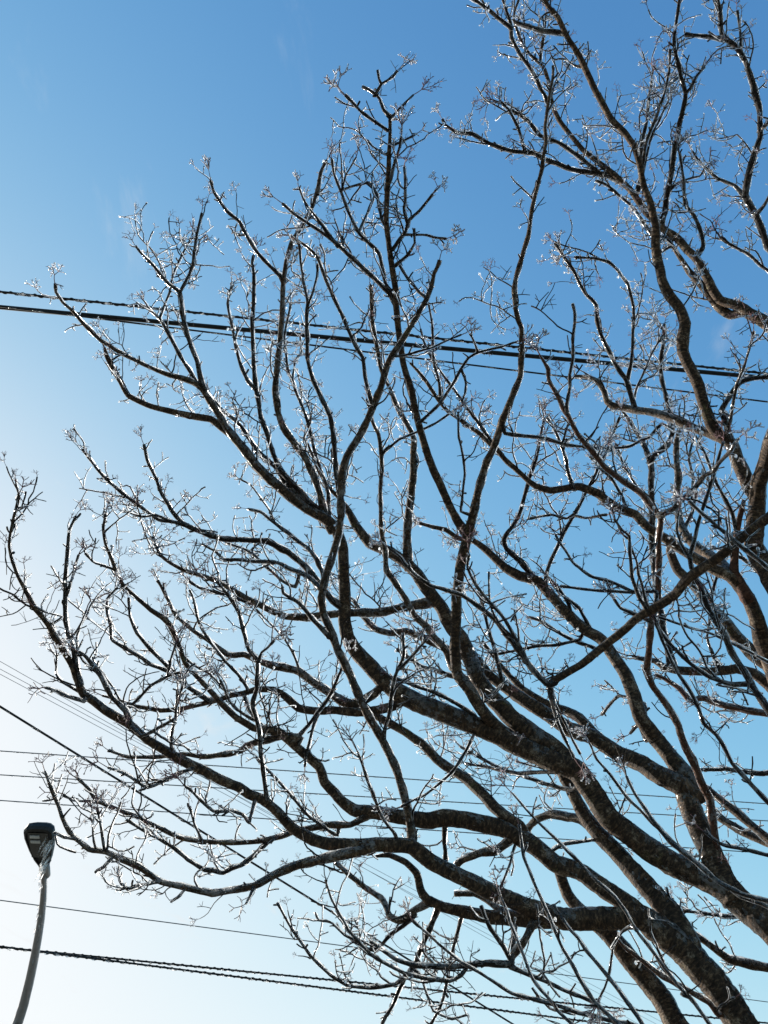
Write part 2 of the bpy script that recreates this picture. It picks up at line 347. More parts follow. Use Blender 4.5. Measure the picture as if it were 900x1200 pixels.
# ------------------------------------------------------------------ the tree
TRACE = """
L1 !3.3 3.3 870,1202,40 835,1150,39 800,1112,38 765,1085,34 748,1072,28
La L1 3.45 748,1072,25 713,1043,23 676,1021,23 653,1013,23 627,992,23 595,973,23 560,965,22 520,958,22 500,960,21 450,955,18 417,950,17 397,937,14 380,917,13 373,897,13 350,877,12 327,858,12 297,853,10 277,842,9 260,826,9 247,811,8 230,793,7 217,777,7 208,753,7 200,733,8 190,723,8 177,715,7 160,700,6 147,688,6 137,675,6 132,660,6 123,637,5 120,617,5 125,600,4
Lb L1 3.0 750,1075,27 713,1075,27 660,1077,27 613,1061,22 573,1045,21 541,1029,20 507,1011,20 480,992,19 453,989,18 417,991,17 390,990,17 367,985,16 343,972,14 323,950,13 307,937,13 283,927,13 250,910,13 227,897,13 200,883,13 173,867,12 150,848,12 123,833,12 97,815,11 92,800,10 85,780,9 73,760,9 57,733,8 37,707,8 20,677,6 13,657,6 11,640,5 14,620,5 17,605,5 20,595,6 23,580,5
Lc !3.45 3.5 793,1204,28 777,1173,27 751,1139,26 729,1112,24 705,1088,22 680,1068,18 665,1048,16 655,1022,14
Ld L1 3.6 808,1110,30 787,1070,28 775,1059,27 751,1032,25 727,1005,22 705,981,20 683,952,18 668,925,16 655,900,13 645,885,8
Le !3.35 3.75 905,1088,38 873,1064,35 847,1042,34 820,1027,32 793,1014,30 767,1000,30 740,979,29 713,958,28 695,930,28 676,904,28 653,894,28 627,882,28 587,863,27 547,847,25 520,837,25 493,826,25 467,813,24 453,800,22 440,787,21 420,767,20 407,747,18 403,727,17 404,700,16 403,673,15 402,643,15 393,620,15 380,607,15 360,597,13 333,577,14 300,545,13 287,527,12 267,507,11 247,491,10 230,488,10 200,483,9 173,475,8 150,463,8 140,447,8 132,432,8 125,417,7 123,408,5
Lf Le 3.8 663,893,20 653,879,22 627,861,24 600,842,24 579,821,22 560,797,22 550,772,20 540,750,20 527,732,18 517,713,17 500,690,17 480,663,16 457,647,15 433,637,14 417,617,12 408,600,10 397,583,7 385,571,6 372,550,5 360,520,4
Lg Le 3.3 600,868,16 580,850,16 563,830,16 547,807,16 535,787,15 533,760,14 534,720,14 536,687,14 540,660,14 547,628,14 536,610,12 527,593,11 507,550,11 493,507,10 483,463,10 473,427,9 468,393,9 463,343,9 459,317,9 456,293,8 453,253,8 454,213,8 455,180,7 457,157,6 458,137,6
Lg2 Lg 3.0 547,632,12 555,600,11 560,578,11 567,553,10 580,517,10 593,480,9 601,460,9 610,440,8 612,415,8 610,398,7 609,382,7 604,360,7 603,338,7 607,316,7 613,296,7 619,276,6 622,249,6 629,222,6 636,198,6 640,169,5 638,151,5 642,120,5 646,93,4 647,76,4
Lh Lb 3.2 483,985,11 482,972,11 473,933,11 463,900,11 447,867,10 434,843,11 425,825,11 410,790,11 395,760,10 380,725,10 376,700,10 380,680,10 390,650,11 397,627,10 399,605,9 399,585,9 400,555,10 405,535,10 420,512,10 432,490,10 445,457,9 457,422,9 472,397,8 487,372,7 500,350,7 507,330,6 511,317,6 515,304,5
Lf2 Le 3.7 387,622,10 379,597,10 375,580,9 367,557,9 355,533,9 342,515,9 333,503,9 327,485,9 322,460,9 324,435,8 327,410,8 330,375,7 332,330,7 335,307,7 342,285,7 355,262,6 365,242,6 372,222,6 375,202,5 381,187,5
Lk Le 3.65 318,565,9 300,547,10 285,527,11 270,508,10 257,488,10 245,468,10 237,455,9 230,450,8 213,443,8 193,437,7 167,427,6 140,413,6 117,400,6 97,380,6 85,365,5 73,355,5 65,343,4 65,333,4
Lk2 Lk 3.7 232,452,6 213,423,6 197,390,6 187,373,5 173,360,3
Lk3 Lk 3.6 240,460,8 236,450,8 230,423,7 218,390,7 213,367,7 210,343,6 197,333,6 187,322,5 180,313,5 167,298,4 160,290,3
Lk4 Lk3 3.5 210,345,5 218,330,5 227,310,5 228,297,5 232,267,5 236,250,4
Lk5 Lk2 3.8 188,374,4 197,347,4 203,320,4 212,300,4 223,283,3
Lm Le 3.9 376,600,8 355,585,8 337,570,8 325,548,8 307,535,7 290,512,7 275,492,6 260,480,5 245,463,4
a1 Lf2 3.6 332,328,7 327,322,6 312,307,6 297,290,6 287,272,6 280,260,6 265,247,5 250,227,5 246,213,5
b1 Le 3.9 368,596,8 352,578,8 337,562,8 327,550,8 320,532,7 312,510,7 305,485,7 300,457,7 297,425,6 296,375,6 297,337,6 297,300,4
c1 b1 4.0 300,458,6 290,447,6 282,427,6 277,405,5 270,375,5 267,355,4 272,332,4
d1 Lh 3.4 398,578,8 394,555,7 392,535,7 390,512,7 385,487,7 375,465,7 367,447,6 361,420,6 359,385,6 360,355,5 355,330,4 351,292,4 349,282,3
d2 d1 3.3 360,358,4 366,345,4 371,325,4 372,310,3
e1 Lf2 3.9 385,608,6 385,580,6 380,560,5 372,540,5 367,520,5 360,492,5 352,470,5 342,447,5 335,422,4 334,395,4 337,375,4 340,357,3
e2 e1 4.0 342,445,4 347,422,3 354,412,3 352,395,3
f1 Lh 3.3 436,478,6 432,458,6 428,440,6 425,420,6 412,395,6 397,362,6 385,335,6 370,300,5 357,287,5 346,280,4
K9 Lf 3.9 478,665,11 477,630,11 479,600,10 481,587,10 485,550,9 485,517,8 477,500,7 467,482,7 460,465,6 452,445,6 445,430,6 440,400,6 436,375,6 435,345,6 434,335,5
V8 Lg 3.3 465,362,6 455,343,7 440,327,7 422,310,7 400,292,6 380,275,6 362,262,5 345,250,5 330,238,4
V8b V8 3.3 395,288,5 380,267,5 367,250,4 357,235,4 352,222,3
V9 Lg 3.4 464,345,6 455,340,6 448,320,6 442,297,6 432,285,6 420,272,5 410,252,5 402,230,5 392,207,4 389,185,4
V9b V9 3.5 420,272,4 427,255,4 437,235,4 441,222,3
V9c Lg 3.6 452,265,5 447,257,5 441,228,5 432,216,5 415,217,4 403,222,3
V9d V9 3.4 401,222,3 405,205,3 410,197,3 417,185,3
g1 Lg 3.3 459,138,5 450,130,5 445,117,5 441,111,5 447,99,5 455,93,4 460,90,4 466,82,4
g2 g1 3.3 441,111,5 432,104,5 425,100,4
g3 g1 3.3 446,99,4 444,93,4 442,82,4
g4 Lg 3.2 454,153,5 437,142,5 422,130,5 415,122,5 404,111,5
g5 Lg 3.35 461,135,4 472,122,4 484,111,3
g6 Lg 3.25 460,170,4 472,165,4 487,157,3
g7 Lg 3.2 457,213,5 462,192,5 469,172,4 471,161,4
g8 Lg 3.4 451,181,4 437,172,3 432,165,3
g9 Lg 3.2 460,292,6 468,280,6 475,270,6 480,257,5 492,245,5 507,227,4
g10 g9 3.1 478,264,5 474,235,5 474,195,4
g11 g9 3.1 474,275,4 500,276,4 522,280,4
g12 Lg 3.2 462,312,5 477,300,5 486,285,4 485,267,4
g13 Lh 3.3 500,350,5 490,342,5 477,325,5 467,307,4
K1 Lg 3.3 490,496,5 497,490,5 515,472,5 530,450,5 540,432,5 550,420,5 560,413,5 580,407,4 603,401,3
K1b K1 3.2 560,414,4 555,400,3 551,392,3
K1c K1 3.2 540,432,4 546,450,4 542,470,3
K2 Lh 3.1 465,417,4 487,412,4 507,407,4 522,400,3 540,392,3
K4 !3.7 3.55 908,790,24 900,769,24 893,752,22 886,724,20 878,704,18 869,690,18 856,675,17 838,668,15 820,658,14 796,642,13 776,629,13 760,618,12 744,603,12 726,596,12 708,585,12 699,578,12 682,571,11 664,573,10 646,574,10 628,569,9 611,556,8 595,542,8 582,527,7 562,510,7 545,497,7 525,482,6 512,465,6 500,447,6 490,435,5 480,425,4
K3 K4 3.5 516,468,5 514,450,5 509,430,4 507,415,4 506,380,4 502,355,3
K5 K4 3.6 590,535,6 575,515,6 560,495,6 548,480,5 535,462,5 520,440,4 505,420,4 492,385,3
K6 Lg2 3.2 540,600,4 541,590,4 545,555,4 541,525,4 537,505,4 536,485,3
K8 Lg 3.5 530,782,10 527,775,10 520,760,10 505,742,9 487,722,9 475,702,8 462,682,8 452,670,8 451,645,7 447,625,6 446,600,6 445,575,6 446,535,6 444,510,6 437,495,5 430,470,4
K7 K8 3.4 447,535,5 455,525,5 467,515,4 487,507,4 510,497,4 530,482,4 544,474,3
M0 Le 3.5 862,1056,34 845,1027,30 828,990,28 815,960,28 805,935,27 800,918,24
M1 M0 3.8 822,930,22 807,911,22 788,890,22 769,866,21 751,842,19 743,815,18 732,789,17 719,770,16 705,750,15 690,739,15 675,729,15 657,711,14 642,693,14 630,682,14 608,675,14 593,667,12 585,660,11 570,645,10 555,634,8 537,630,7 522,620,7 505,617,6 486,612,5
M2 M0 3.7 805,925,24 777,911,24 751,895,22 727,885,21 705,871,20 687,861,20 668,855,20 648,842,19 627,829,18 605,815,17 587,802,15 573,791,13 552,765,11 543,746,9
M3 M2 3.9 720,880,14 711,873,14 697,861,14 679,842,14 664,834,13 637,823,11 610,806,9 590,785,7 565,752,6
F1 !2.7 2.8 908,600,15 900,607,14 873,627,14 856,640,14 833,660,14 811,676,14 789,698,13 767,713,13 744,727,12 722,747,12 700,764,12 680,780,11 655,794,11 643,802,10
F1b F1 2.9 650,800,8 643,803,8 635,797,8 624,786,8 612,770,8 597,750,8 580,727,8 560,710,7 540,696,6 520,690,6 505,686,5 485,670,5 467,652,4 455,642,3
F1c F1b 2.8 616,776,7 607,752,6 592,727,5 575,707,5 557,685,5 547,665,4 549,650,3
F1d F1 2.8 643,803,6 645,820,6 653,845,5 663,868,5 672,888,4
F1e F1 2.85 645,803,5 650,825,5 664,850,4 680,885,4
F2 Le 2.8 846,1024,9 840,994,10 834,960,11 831,938,11 820,914,11 809,885,10 796,855,10 783,829,9 767,807,9 757,788,10 760,765,9 762,740,9 764,722,9 771,700,9 773,669,9 771,633,9 773,609,9 766,597,8 753,580,9 731,564,9 708,547,8 691,527,8 677,509,7 666,487,7 659,478,7 651,460,7 644,447,6 642,433,6 635,418,3
F2b F2 2.6 772,605,8 789,596,8 807,578,8 824,560,7 838,549,7 856,529,6 866,515,4
F2c F2 2.5 664,482,5 665,472,5 668,447,5 672,422,5 671,398,5 674,369,5 672,356,5
F3 !2.6 2.7 905,671,7 889,658,7 869,642,7 847,622,6 824,604,6 807,587,5
F4 !2.7 2.9 906,842,10 900,831,10 879,799,9 857,765,9 844,738,9 831,716,8 820,687,8 813,669,7 809,653,7 812,640,6 820,613,5 826,592,5 833,569,5 842,538,4 848,518,4
F4b F4 2.8 810,656,5 798,638,5 793,622,4 795,600,3
F4c F4 2.9 879,802,7 857,802,7 833,794,6 809,778,6 788,759,6 772,738,6 765,722,5
F5 !2.8 2.9 905,946,7 900,941,7 873,911,7 857,893,6 844,869,6 825,845,6 809,815,6 793,789,5 777,754,5 768,730,4
F6 !2.8 2.9 905,779,5 860,756,5 833,744,4 807,736,4 771,724,4
R1 K4 3.6 876,702,16 866,682,15 860,670,13 861,655,11 862,640,10 864,620,9 868,600,8 872,585,6
R2 !3.6 4.1 912,690,30 903,672,28 892,655,26 884,638,24 884,613,22 887,585,21 880,572,20 873,560,19 864,540,18 856,520,17 842,509,16 833,496,16 824,473,15 818,453,15 809,433,15 800,413,15 800,398,16 803,380,15 797,362,14 783,345,14 776,327,13 771,304,13 769,284,12 769,264,11 764,242,10 756,220,9 751,198,9 744,173,9 733,158,9 718,140,9 707,122,9 696,102,9 684,76,9 673,56,8 662,38,8 653,20,8 642,7,7 634,-8,6
R3 R2 3.5 886,585,20 889,569,20 896,547,20 903,520,20 910,500,18
H1 R2 4.0 848,514,12 829,507,12 811,500,11 793,493,11 776,487,10 756,482,10 738,480,10 720,477,10 711,471,8 707,458,8 700,447,7 691,442,6 675,441,4
H2 H1 4.0 744,478,7 739,460,7 735,445,7 727,437,7 718,420,6 710,404,6 703,390,6 699,375,6 698,358,6 687,345,5 680,333,5 672,316,5 660,300,5 650,285,4
H3 H2 3.9 735,444,6 740,425,5 742,405,5 743,377,5 741,356,5 736,333,5 724,318,5 713,307,5 700,304,4 673,302,4
H4 H1 4.1 742,472,4 747,453,4 763,417,3 777,393,3
Q1 !4.0 4.5 908,386,18 896,378,17 882,369,16 864,358,14 844,351,12 833,336,12 822,313,11 813,300,11 796,282,11 776,267,10 758,247,10 742,227,9 724,209,9 700,189,8 684,176,7 669,160,7 656,142,7 647,124,7 644,104,6 638,82,6 633,71,5 637,44,5 640,18,4
Q1b Q1 4.5 634,74,5 620,62,5 609,44,5 602,24,5 603,11,4 610,-3,4
Q2 Q1 4.2 872,365,13 856,369,12 842,360,12 829,342,11 816,327,10 807,318,9 796,302,7 787,287,6 778,276,5
Q3 Q2 4.3 767,300,5 766,280,6 753,260,6 742,244,5 727,230,5 710,217,5 698,212,4
Q4 Q1 4.3 727,212,8 712,206,8 697,203,7 667,197,7 644,189,7 624,180,7 598,176,6 578,169,6 562,162,6 551,156,6 536,156,5 522,147,5 518,140,4
Q4b Q4 4.2 616,178,5 609,156,5 598,131,5 587,119,4
Q5 Q4 4.3 705,205,6 689,191,6 673,180,6 656,169,6 633,158,6 618,142,6 600,129,5 590,122,4
T1 R2 4.1 660,39,7 638,37,7 620,31,7 604,26,6
T2 Q1 4.3 644,125,6 637,110,6 633,102,6 622,82,6 609,64,6 600,44,6 598,29,6 593,13,5 588,-3,4
T3 T2 4.2 598,32,6 584,20,6 573,11,6 553,-2,5
U1 Q1 4.4 744,230,7 751,210,7 753,198,7 752,173,6 758,142,5 759,124,5 764,91,4
U1b U1 4.3 753,192,5 758,164,5 771,133,5 778,111,4 783,84,4 784,58,4
U1c U1 4.5 754,200,4 762,166,4 776,133,4 787,110,3 789,100,3
U2 Q1 4.4 773,266,8 777,256,8 782,224,8 787,200,8 791,173,7 797,144,7 802,120,7 803,109,6 797,89,6 793,67,6 790,44,5 793,22,5 797,-4,4
U2b U2 4.3 803,110,5 809,104,5 818,89,5 827,78,4
U2c U2 4.3 783,225,5 798,213,4 820,207,3 825,198,3
U4 Q1 4.2 816,303,6 823,289,6 822,273,6 813,253,6 802,238,5 801,213,5 799,195,4 797,180,4
U3 !4.2 4.5 905,296,9 900,289,9 893,271,9 884,249,9 873,229,9 878,200,9 889,160,8 891,133,8 889,120,8 882,98,8 873,71,7 862,55,7 847,42,7 844,22,7 839,-4,6
U3b U3 4.4 849,46,7 829,43,6 804,41,6
U3c U3 4.5 869,63,5 867,33,4 863,11,4
U3d U3 4.4 873,231,6 860,218,6 842,209,5 831,199,5 818,187,4 812,178,3
U3e U3 4.2 886,251,6 895,240,5 905,225,5
U3f U3 4.2 890,153,5 897,147,5 904,138,5
U5 !4.3 4.4 905,321,6 882,302,5 864,291,5 844,278,5
K13 !4.2 4.3 908,810,16 900,802,15 884,789,14 863,784,13 831,787,12 804,786,12 780,783,10 767,775,8 740,770,6
Y1 K13 4.5 790,784,10 778,740,10 770,690,10 764,640,9 764,587,9 763,560,9 762,541,9 769,533,8 782,522,8 789,507,7 785,490,7 780,465,6 775,440,6 774,420,6 777,400,5 779,380,4
Y2 Y1 4.6 762,541,8 753,518,7 742,500,6 731,484,5 722,470,4
Y3 Y1 4.4 788,505,5 776,497,5 760,512,5 740,522,5 715,526,4 690,526,4
Y4 Lg2 3.1 590,500,6 592,508,6 620,512,6 650,518,6 672,522,5 700,526,4
Y5 K4 4.5 852,672,13 844,660,13 824,647,12 807,633,12 798,620,11 793,595,10 794,565,9 794,542,8 792,516,7 795,505,5
Y6 !4.4 4.5 908,790,20 900,778,20 882,767,18 864,747,17 847,727,17 829,707,15 811,684,14 793,667,13 785,645,11 788,628,8
Y7 R2 3.4 858,524,6 853,507,6 856,493,5 859,473,5 864,451,5 873,427,4 880,400,4 882,390,4
Y8 R2 3.7 856,520,9 851,497,8 844,481,8 851,469,7 860,456,7 869,447,7 882,443,7 904,441,6
K14 !4.0 4.1 908,838,10 879,834,10 847,826,9 825,819,9 809,821,8 796,807,8 777,794,6 767,790,5
K15 !3.7 3.8 908,990,12 877,965,11 853,944,10 836,932,9 826,925,8
K15b !3.9 4.0 908,992,12 867,974,11 842,958,9 830,948,7
K16 !3.2 3.3 906,1005,6 873,995,6 847,990,5 825,975,4
K17 !4.0 3.9 908,1137,12 877,1130,11 853,1123,10 835,1110,9 815,1096,8 800,1088,6
I1 !2.7 2.9 906,1058,7 868,1048,7 841,1035,7 815,1013,7 785,987,7 764,960,6 745,930,5 735,910,4
I2 !2.9 3.0 906,1066,6 860,1046,6 828,1026,6 805,1000,6 775,975,5 740,940,5 700,890,4 690,872,3
W1 !2.6 2.8 835,1207,6 809,1171,6 783,1141,6 761,1109,6 740,1083,5 719,1053,5 689,1024,5 660,992,5 630,963,4 600,930,3
W2 !2.7 2.9 757,1206,7 721,1157,6 695,1123,6 668,1091,5 650,1060,4
W3 !2.6 2.8 731,1206,7 695,1171,6 676,1144,6 659,1109,5 645,1075,5 627,1037,5 613,1003,5 608,965,4
W4 L1 3.0 842,1190,8 831,1176,8 809,1163,8 777,1144,8 761,1131,7 737,1115,6 725,1100,4
W5 W1 2.8 745,1090,5 740,1085,5 727,1093,4 719,1109,4 713,1141,4 705,1165,3
W6 !2.7 2.9 675,1206,6 643,1171,5 624,1147,5 611,1117,5 600,1085,5 590,1060,4 583,1040,3
Ln Lb 3.35 655,1077,20 640,1078,22 611,1076,20 573,1075,18 541,1069,15 520,1063,13 501,1055,12 493,1040,11 488,1024,10 475,1011,9 456,1003,8 440,1004,5
X2 Ln 3.2 645,1078,12 624,1085,11 613,1104,10 600,1120,10 597,1132,9
X1 X2 3.2 598,1130,9 573,1129,9 552,1132,8 520,1135,8 488,1133,7 464,1125,6 443,1112,6 433,1104,4
X1b X2 3.1 597,1132,7 611,1141,6 632,1149,6 659,1160,6 680,1167,6 705,1182,5
X4 Ln 3.6 503,1058,10 493,1065,9 480,1073,9 467,1080,9 456,1075,9 452,1061,8 447,1053,8 427,1040,8 410,1027,7 393,1010,6
X4b X4 3.5 485,1072,7 467,1088,6 453,1101,6 440,1114,5 425,1110,4 410,1100,3
X5 Ln 3.5 514,1062,8 504,1088,8 493,1112,7 485,1131,7 475,1144,6 467,1157,6 459,1179,5 448,1200,5
X5b Ln 3.6 541,1072,6 539,1080,6 531,1109,5 525,1141,5 520,1168,5 512,1187,5 503,1204,4
X6 X1 3.1 548,1133,5 540,1143,6 527,1150,6 500,1147,6 473,1140,6 447,1127,5 433,1117,5 417,1100,5 400,1080,4 390,1057,4 380,1030,3
X7 X5 3.4 480,1140,6 463,1155,6 433,1158,6 407,1155,5 387,1143,5 363,1120,5 350,1100,5 337,1080,4 323,1057,4
X8 X6 3.2 420,1104,4 405,1097,4 390,1083,4 373,1080,4 369,1070,3
X10 !2.9 3.0 760,1206,7 690,1190,6 627,1171,6 600,1163,5 567,1143,5 540,1127,5 513,1107,4 484,1080,4
X11 La 3.3 597,985,10 581,997,11 565,1000,10 547,1008,10 536,1016,9
X11b Ln 3.4 592,1072,9 570,1055,8 555,1048,8 533,1048,7
X13 La 3.4 521,962,7 520,987,7 523,1011,6
X14 La 3.2 606,985,5 603,995,4 595,1019,4 587,1040,4
X15 Ln 3.1 600,1125,7 590,1110,7 575,1090,6 563,1062,5
X16 X5 3.4 493,1143,4 500,1165,4 508,1185,4 530,1195,4 550,1190,3
Lo Lb 2.9 445,990,11 417,998,13 383,1006,13 350,1013,12 327,1023,11 300,1037,9 277,1041,9 247,1047,9 217,1041,9 187,1033,8 163,1018,8 140,1008,8 123,1000,8 103,997,7 87,983,6 78,967,6 68,943,5 60,923,5 53,903,3
Lo1 Lo 2.9 124,999,5 118,975,5 115,960,4 113,947,4
Lo2 Lo 2.9 112,998,4 110,985,4 108,965,3 105,958,3
Lo3 Lo 2.9 86,982,5 75,982,5 63,977,4
Lo4 Lo 2.85 130,1006,5 122,1016,5 112,1022,5
Lo5 Lo 2.9 187,1034,6 167,1037,5 150,1043,5 142,1035,3
Lo6 Lo 2.9 216,1041,4 210,1048,4 200,1057,3
Lo7 Lo 2.9 297,1040,5 293,1050,4 288,1058,3
Lp La 3.6 612,972,15 605,966,16 589,955,15 568,935,15 547,914,14 528,901,13 512,890,13 493,871,12 475,858,11 456,847,11 440,839,10 425,826,7
Lp2 Le 3.5 475,818,14 463,827,13 443,832,12 417,835,12 390,833,11 367,833,11 350,830,11 333,815,10 320,808,9 300,808,9 285,812,8 267,817,8 247,822,8 217,830,7 187,833,7 160,827,6 140,820,5 120,815,4
Lq Le 3.6 452,797,8 440,812,12 413,827,12 387,813,12 367,800,11 350,787,11 327,782,10 307,777,9 287,767,8 267,767,8 247,753,6 227,740,6 207,723,5 197,703,5 183,680,4
Lq2 Lq 3.4 350,785,4 343,763,4 332,747,4 320,733,3 300,714,3
Lr Lf 3.7 505,706,12 480,710,12 450,717,11 430,719,11 400,719,10 375,721,10 360,724,10 335,722,9 317,716,9 300,707,8 285,700,7 270,690,7 255,681,7 240,675,6 220,670,5 200,660,5 187,650,5 177,630,4
Lr2 Lr 3.8 303,709,6 290,706,6 272,700,5 252,695,5 237,690,5 222,682,4
Ls Le 3.55 404,715,9 390,703,9 375,687,10 365,672,10 355,660,9 340,650,9 325,640,9 315,634,9 295,632,8 275,632,8 262,631,8 245,626,8 225,619,7 213,612,7 200,598,6 190,580,5 183,560,5 173,540,5 168,520,4
Ls2 Ls 3.5 220,616,6 205,612,6 187,609,6 167,594,6 155,586,6 143,577,6 127,563,6 110,543,5 97,527,4
Ls3 Ls2 3.5 200,611,4 183,604,4 165,606,4 143,600,3
Lt Lh 3.6 380,686,7 377,672,7 372,655,7 360,642,6 345,632,6 330,620,6 317,608,5 305,600,5 292,595,4
Lt2 Lt 3.6 319,610,4 315,597,3 302,580,3 292,567,3 282,561,3
Lu Lh 3.8 378,692,7 360,675,7 342,667,7 325,661,6 307,659,6 282,656,6 262,655,5 250,645,4 237,637,4
Lu2 Lu 3.8 345,688,5 330,680,5 312,665,5 300,652,5 282,642,4 265,636,4
Lv Lb 2.9 313,940,6 307,900,7 303,860,7 297,830,7 302,790,7 302,772,7 291,760,6 284,737,6 279,717,6 272,705,6 262,692,5 253,680,3
Lv2 Lv 2.8 303,775,5 306,765,4 320,750,4
Lw Lh 3.1 386,747,7 377,737,7 365,725,7 350,707,6 340,700,6 332,695,5 330,685,3
Lx La 3.3 345,868,6 352,860,6 370,840,6 383,822,6 400,787,5 402,775,4
Lx2 Lx 3.3 374,836,5 365,860,5 358,885,5 357,900,4
Bx1 Lp2 3.3 290,808,5 286,800,5 267,777,5 247,753,5 233,730,5 227,703,4 222,692,3
Bx2 Lp2 3.4 245,822,7 235,815,7 217,803,7 197,783,6 177,763,6 160,743,6 152,723,5 150,700,4
Bx3 Bx2 3.3 203,790,6 180,780,6 157,767,6 140,757,6 130,748,6 127,727,5 125,702,5 137,688,3
Bx4 Lb 2.9 150,846,8 147,833,8 133,817,7 117,790,8 103,770,6 92,764,3
Bx5 Lb 3.0 93,803,8 88,777,8 85,760,7 80,743,7 76,710,7 75,683,7 78,650,6 80,620,5 88,603,4
Bx5b Bx5 3.0 78,697,5 87,667,4 92,650,4
Bx5c Bx5 3.0 85,745,4 97,727,3 102,715,3
Bx6 Lb 2.95 97,822,6 80,817,6 66,809,5 53,805,4
Bx7 Lb 3.1 100,815,5 85,807,5 73,800,4 65,790,4 65,767,3
Bx8 Lb 3.0 73,722,3 53,717,3 40,710,3
Bx9 Lp2 3.3 150,830,5 163,818,5 177,803,5 200,790,5 215,787,4
Bx9b Bx9 3.3 195,792,4 203,765,4 206,753,3
Bx10 Lb 2.9 203,884,6 200,870,5 205,840,5 208,810,4
Bx11 La 3.4 135,668,4 113,660,4 100,648,4
Bx13 Lp2 3.2 297,845,5 280,833,4 267,820,4 257,797,4
Bx14 La 3.6 350,866,10 330,862,10 297,870,9 277,880,8 243,887,7 213,885,6 183,887,6 150,887,5 127,880,4
Bx15 La 3.5 213,770,5 225,778,4 245,790,4 258,803,3
Bx16 Lb 2.9 150,848,6 167,862,5 190,850,5 203,842,4
Cx1 La 3.4 432,955,9 410,967,9 383,968,9 350,972,8 327,980,8 293,988,7 267,988,7 240,987,7 213,983,7 197,975,7 177,967,6 157,955,6 133,947,6 113,940,6 100,923,5 90,912,4
Cx1b Cx1 3.3 112,940,5 100,940,4 85,938,4 75,930,3
Cx2 Cx1 3.4 318,982,7 305,995,7 297,1003,7 283,1015,7 263,1022,7 240,1020,7 220,1007,6 203,993,6 187,983,5 167,972,5 147,960,4
Cx3 Lb 2.9 232,900,5 213,904,6 193,917,6 173,923,6 160,915,5 147,907,5 127,899,4
Cx4 Lb 2.9 300,934,6 293,963,5 285,955,5 273,950,5 250,950,5 233,937,5 218,922,4
Cx5 Cx1 3.3 237,986,4 228,967,4 222,945,4
Cx6 Cx1 3.2 395,978,5 387,975,5 363,958,5 337,927,5 313,903,4 300,890,3
Cx7 Lb 2.9 466,988,5 463,980,5 443,947,5 427,905,5 418,880,3
Dx1 Lh 3.1 449,868,6 450,860,6 457,827,6 463,793,5 472,770,5 473,743,4
Dx1b Dx1 3.0 470,783,5 485,768,5 500,750,4
Dx2 Lf 3.9 545,770,9 525,762,10 510,755,10 492,747,10 475,740,10 457,742,10 440,737,9 425,722,8 415,705,6 400,695,4
Dx3 Lf 3.8 555,797,7 530,792,7 510,786,7 490,780,7 480,772,6 465,760,4
Dx4 Le 3.5 565,853,6 555,839,6 528,821,6 504,810,6 480,802,5 462,795,4
Dx5 M2 3.5 590,803,6 587,792,6 582,772,6 575,747,5 570,725,5 563,700,4
Ex1 M1 3.7 640,690,6 639,673,6 648,651,6 659,627,6 671,604,6 684,580,5 695,562,5 706,538,5 715,516,4 726,489,4
Ex2 M1 3.7 628,682,8 622,673,8 608,656,8 593,642,7 591,631,7 602,616,6 611,596,6 619,564,6 628,538,5 633,511,4 637,489,4
Ex3 Ex1 3.5 673,602,4 664,608,4 646,604,4 619,608,4
Ex3b Ex1 3.5 671,604,4 686,607,4 711,603,4
Ex4 F1 3.0 768,713,5 768,693,5 742,694,5 708,692,5 679,690,5 657,687,4
Ex4b Ex4 3.1 742,693,5 717,682,5 695,676,5 682,669,5 671,660,4 662,644,4 651,627,4
Ex5 F1 2.6 760,719,6 748,700,6 741,676,6 737,649,5 736,629,5 728,622,4 719,609,4
Ex5b F1 2.7 763,716,5 757,707,5 748,669,4 739,642,4
Ex6 F2 2.6 762,728,6 744,720,5 728,713,5 719,702,4
Ex7 M1 3.8 700,762,6 695,758,6 675,751,6 653,740,5 635,729,5 619,724,4
Ex8 M1 3.7 680,750,5 659,754,5 637,756,5 615,760,5 582,767,4
Ex9 M1 3.7 669,720,5 666,709,5 655,691,5 641,675,4
Ex10 M1 3.7 691,735,5 679,713,5 661,700,4
Ex11 K4 3.5 672,573,6 666,555,6 661,530,5 650,505,5 640,490,4
Ex12 Y1 4.5 764,600,5 745,570,5 730,545,4 722,520,4
Ex13 K4 3.6 735,600,6 728,580,5 715,560,5 700,545,4 690,535,3
Ex14 R1 3.5 864,625,6 858,600,6 845,575,5 835,555,5 824,530,4 815,510,3
Ex15 Y5 4.6 800,622,6 812,600,5 815,570,5 808,540,4 812,515,3
Ex16 Y6 4.4 830,708,6 836,690,5 842,668,4 850,640,4
Ex17 M1 3.9 755,850,6 753,825,6 725,815,5 705,838,5
Ex18 M1 3.8 766,864,7 757,868,7 748,850,6 738,860,4
N1 La 3.5 640,1003,6 660,990,6 690,985,5 720,975,4
N2 K13 4.2 845,786,6 835,770,5 828,745,4 832,725,3
N3 Le 3.2 560,852,5 545,880,5 530,905,5 500,930,4 470,945,4
N4 !4.5 4.5 908,905,8 880,906,7 850,902,6 820,903,5 790,907,4
N5 Ld 3.7 692,967,12 670,957,11 645,954,11 628,960,9 616,972,8
N6 !4.6 4.5 905,690,8 890,672,7 870,655,6 850,648,5 835,640,4
N7 Le 3.8 660,905,6 640,905,6 605,907,6 575,900,5 545,895,4
N8 Le 3.9 670,925,6 640,920,6 600,905,5 565,890,5 538,875,4
N10 !4.4 4.4 905,1060,7 880,1075,6 860,1075,6 830,1072,5 800,1068,4
"""
FORK = at(985, 1330, 3.4)
TRUNK = np.array((FORK[0], FORK[1], 0.0))
tree = empty('ice_coated_tree', tuple(TRUNK))
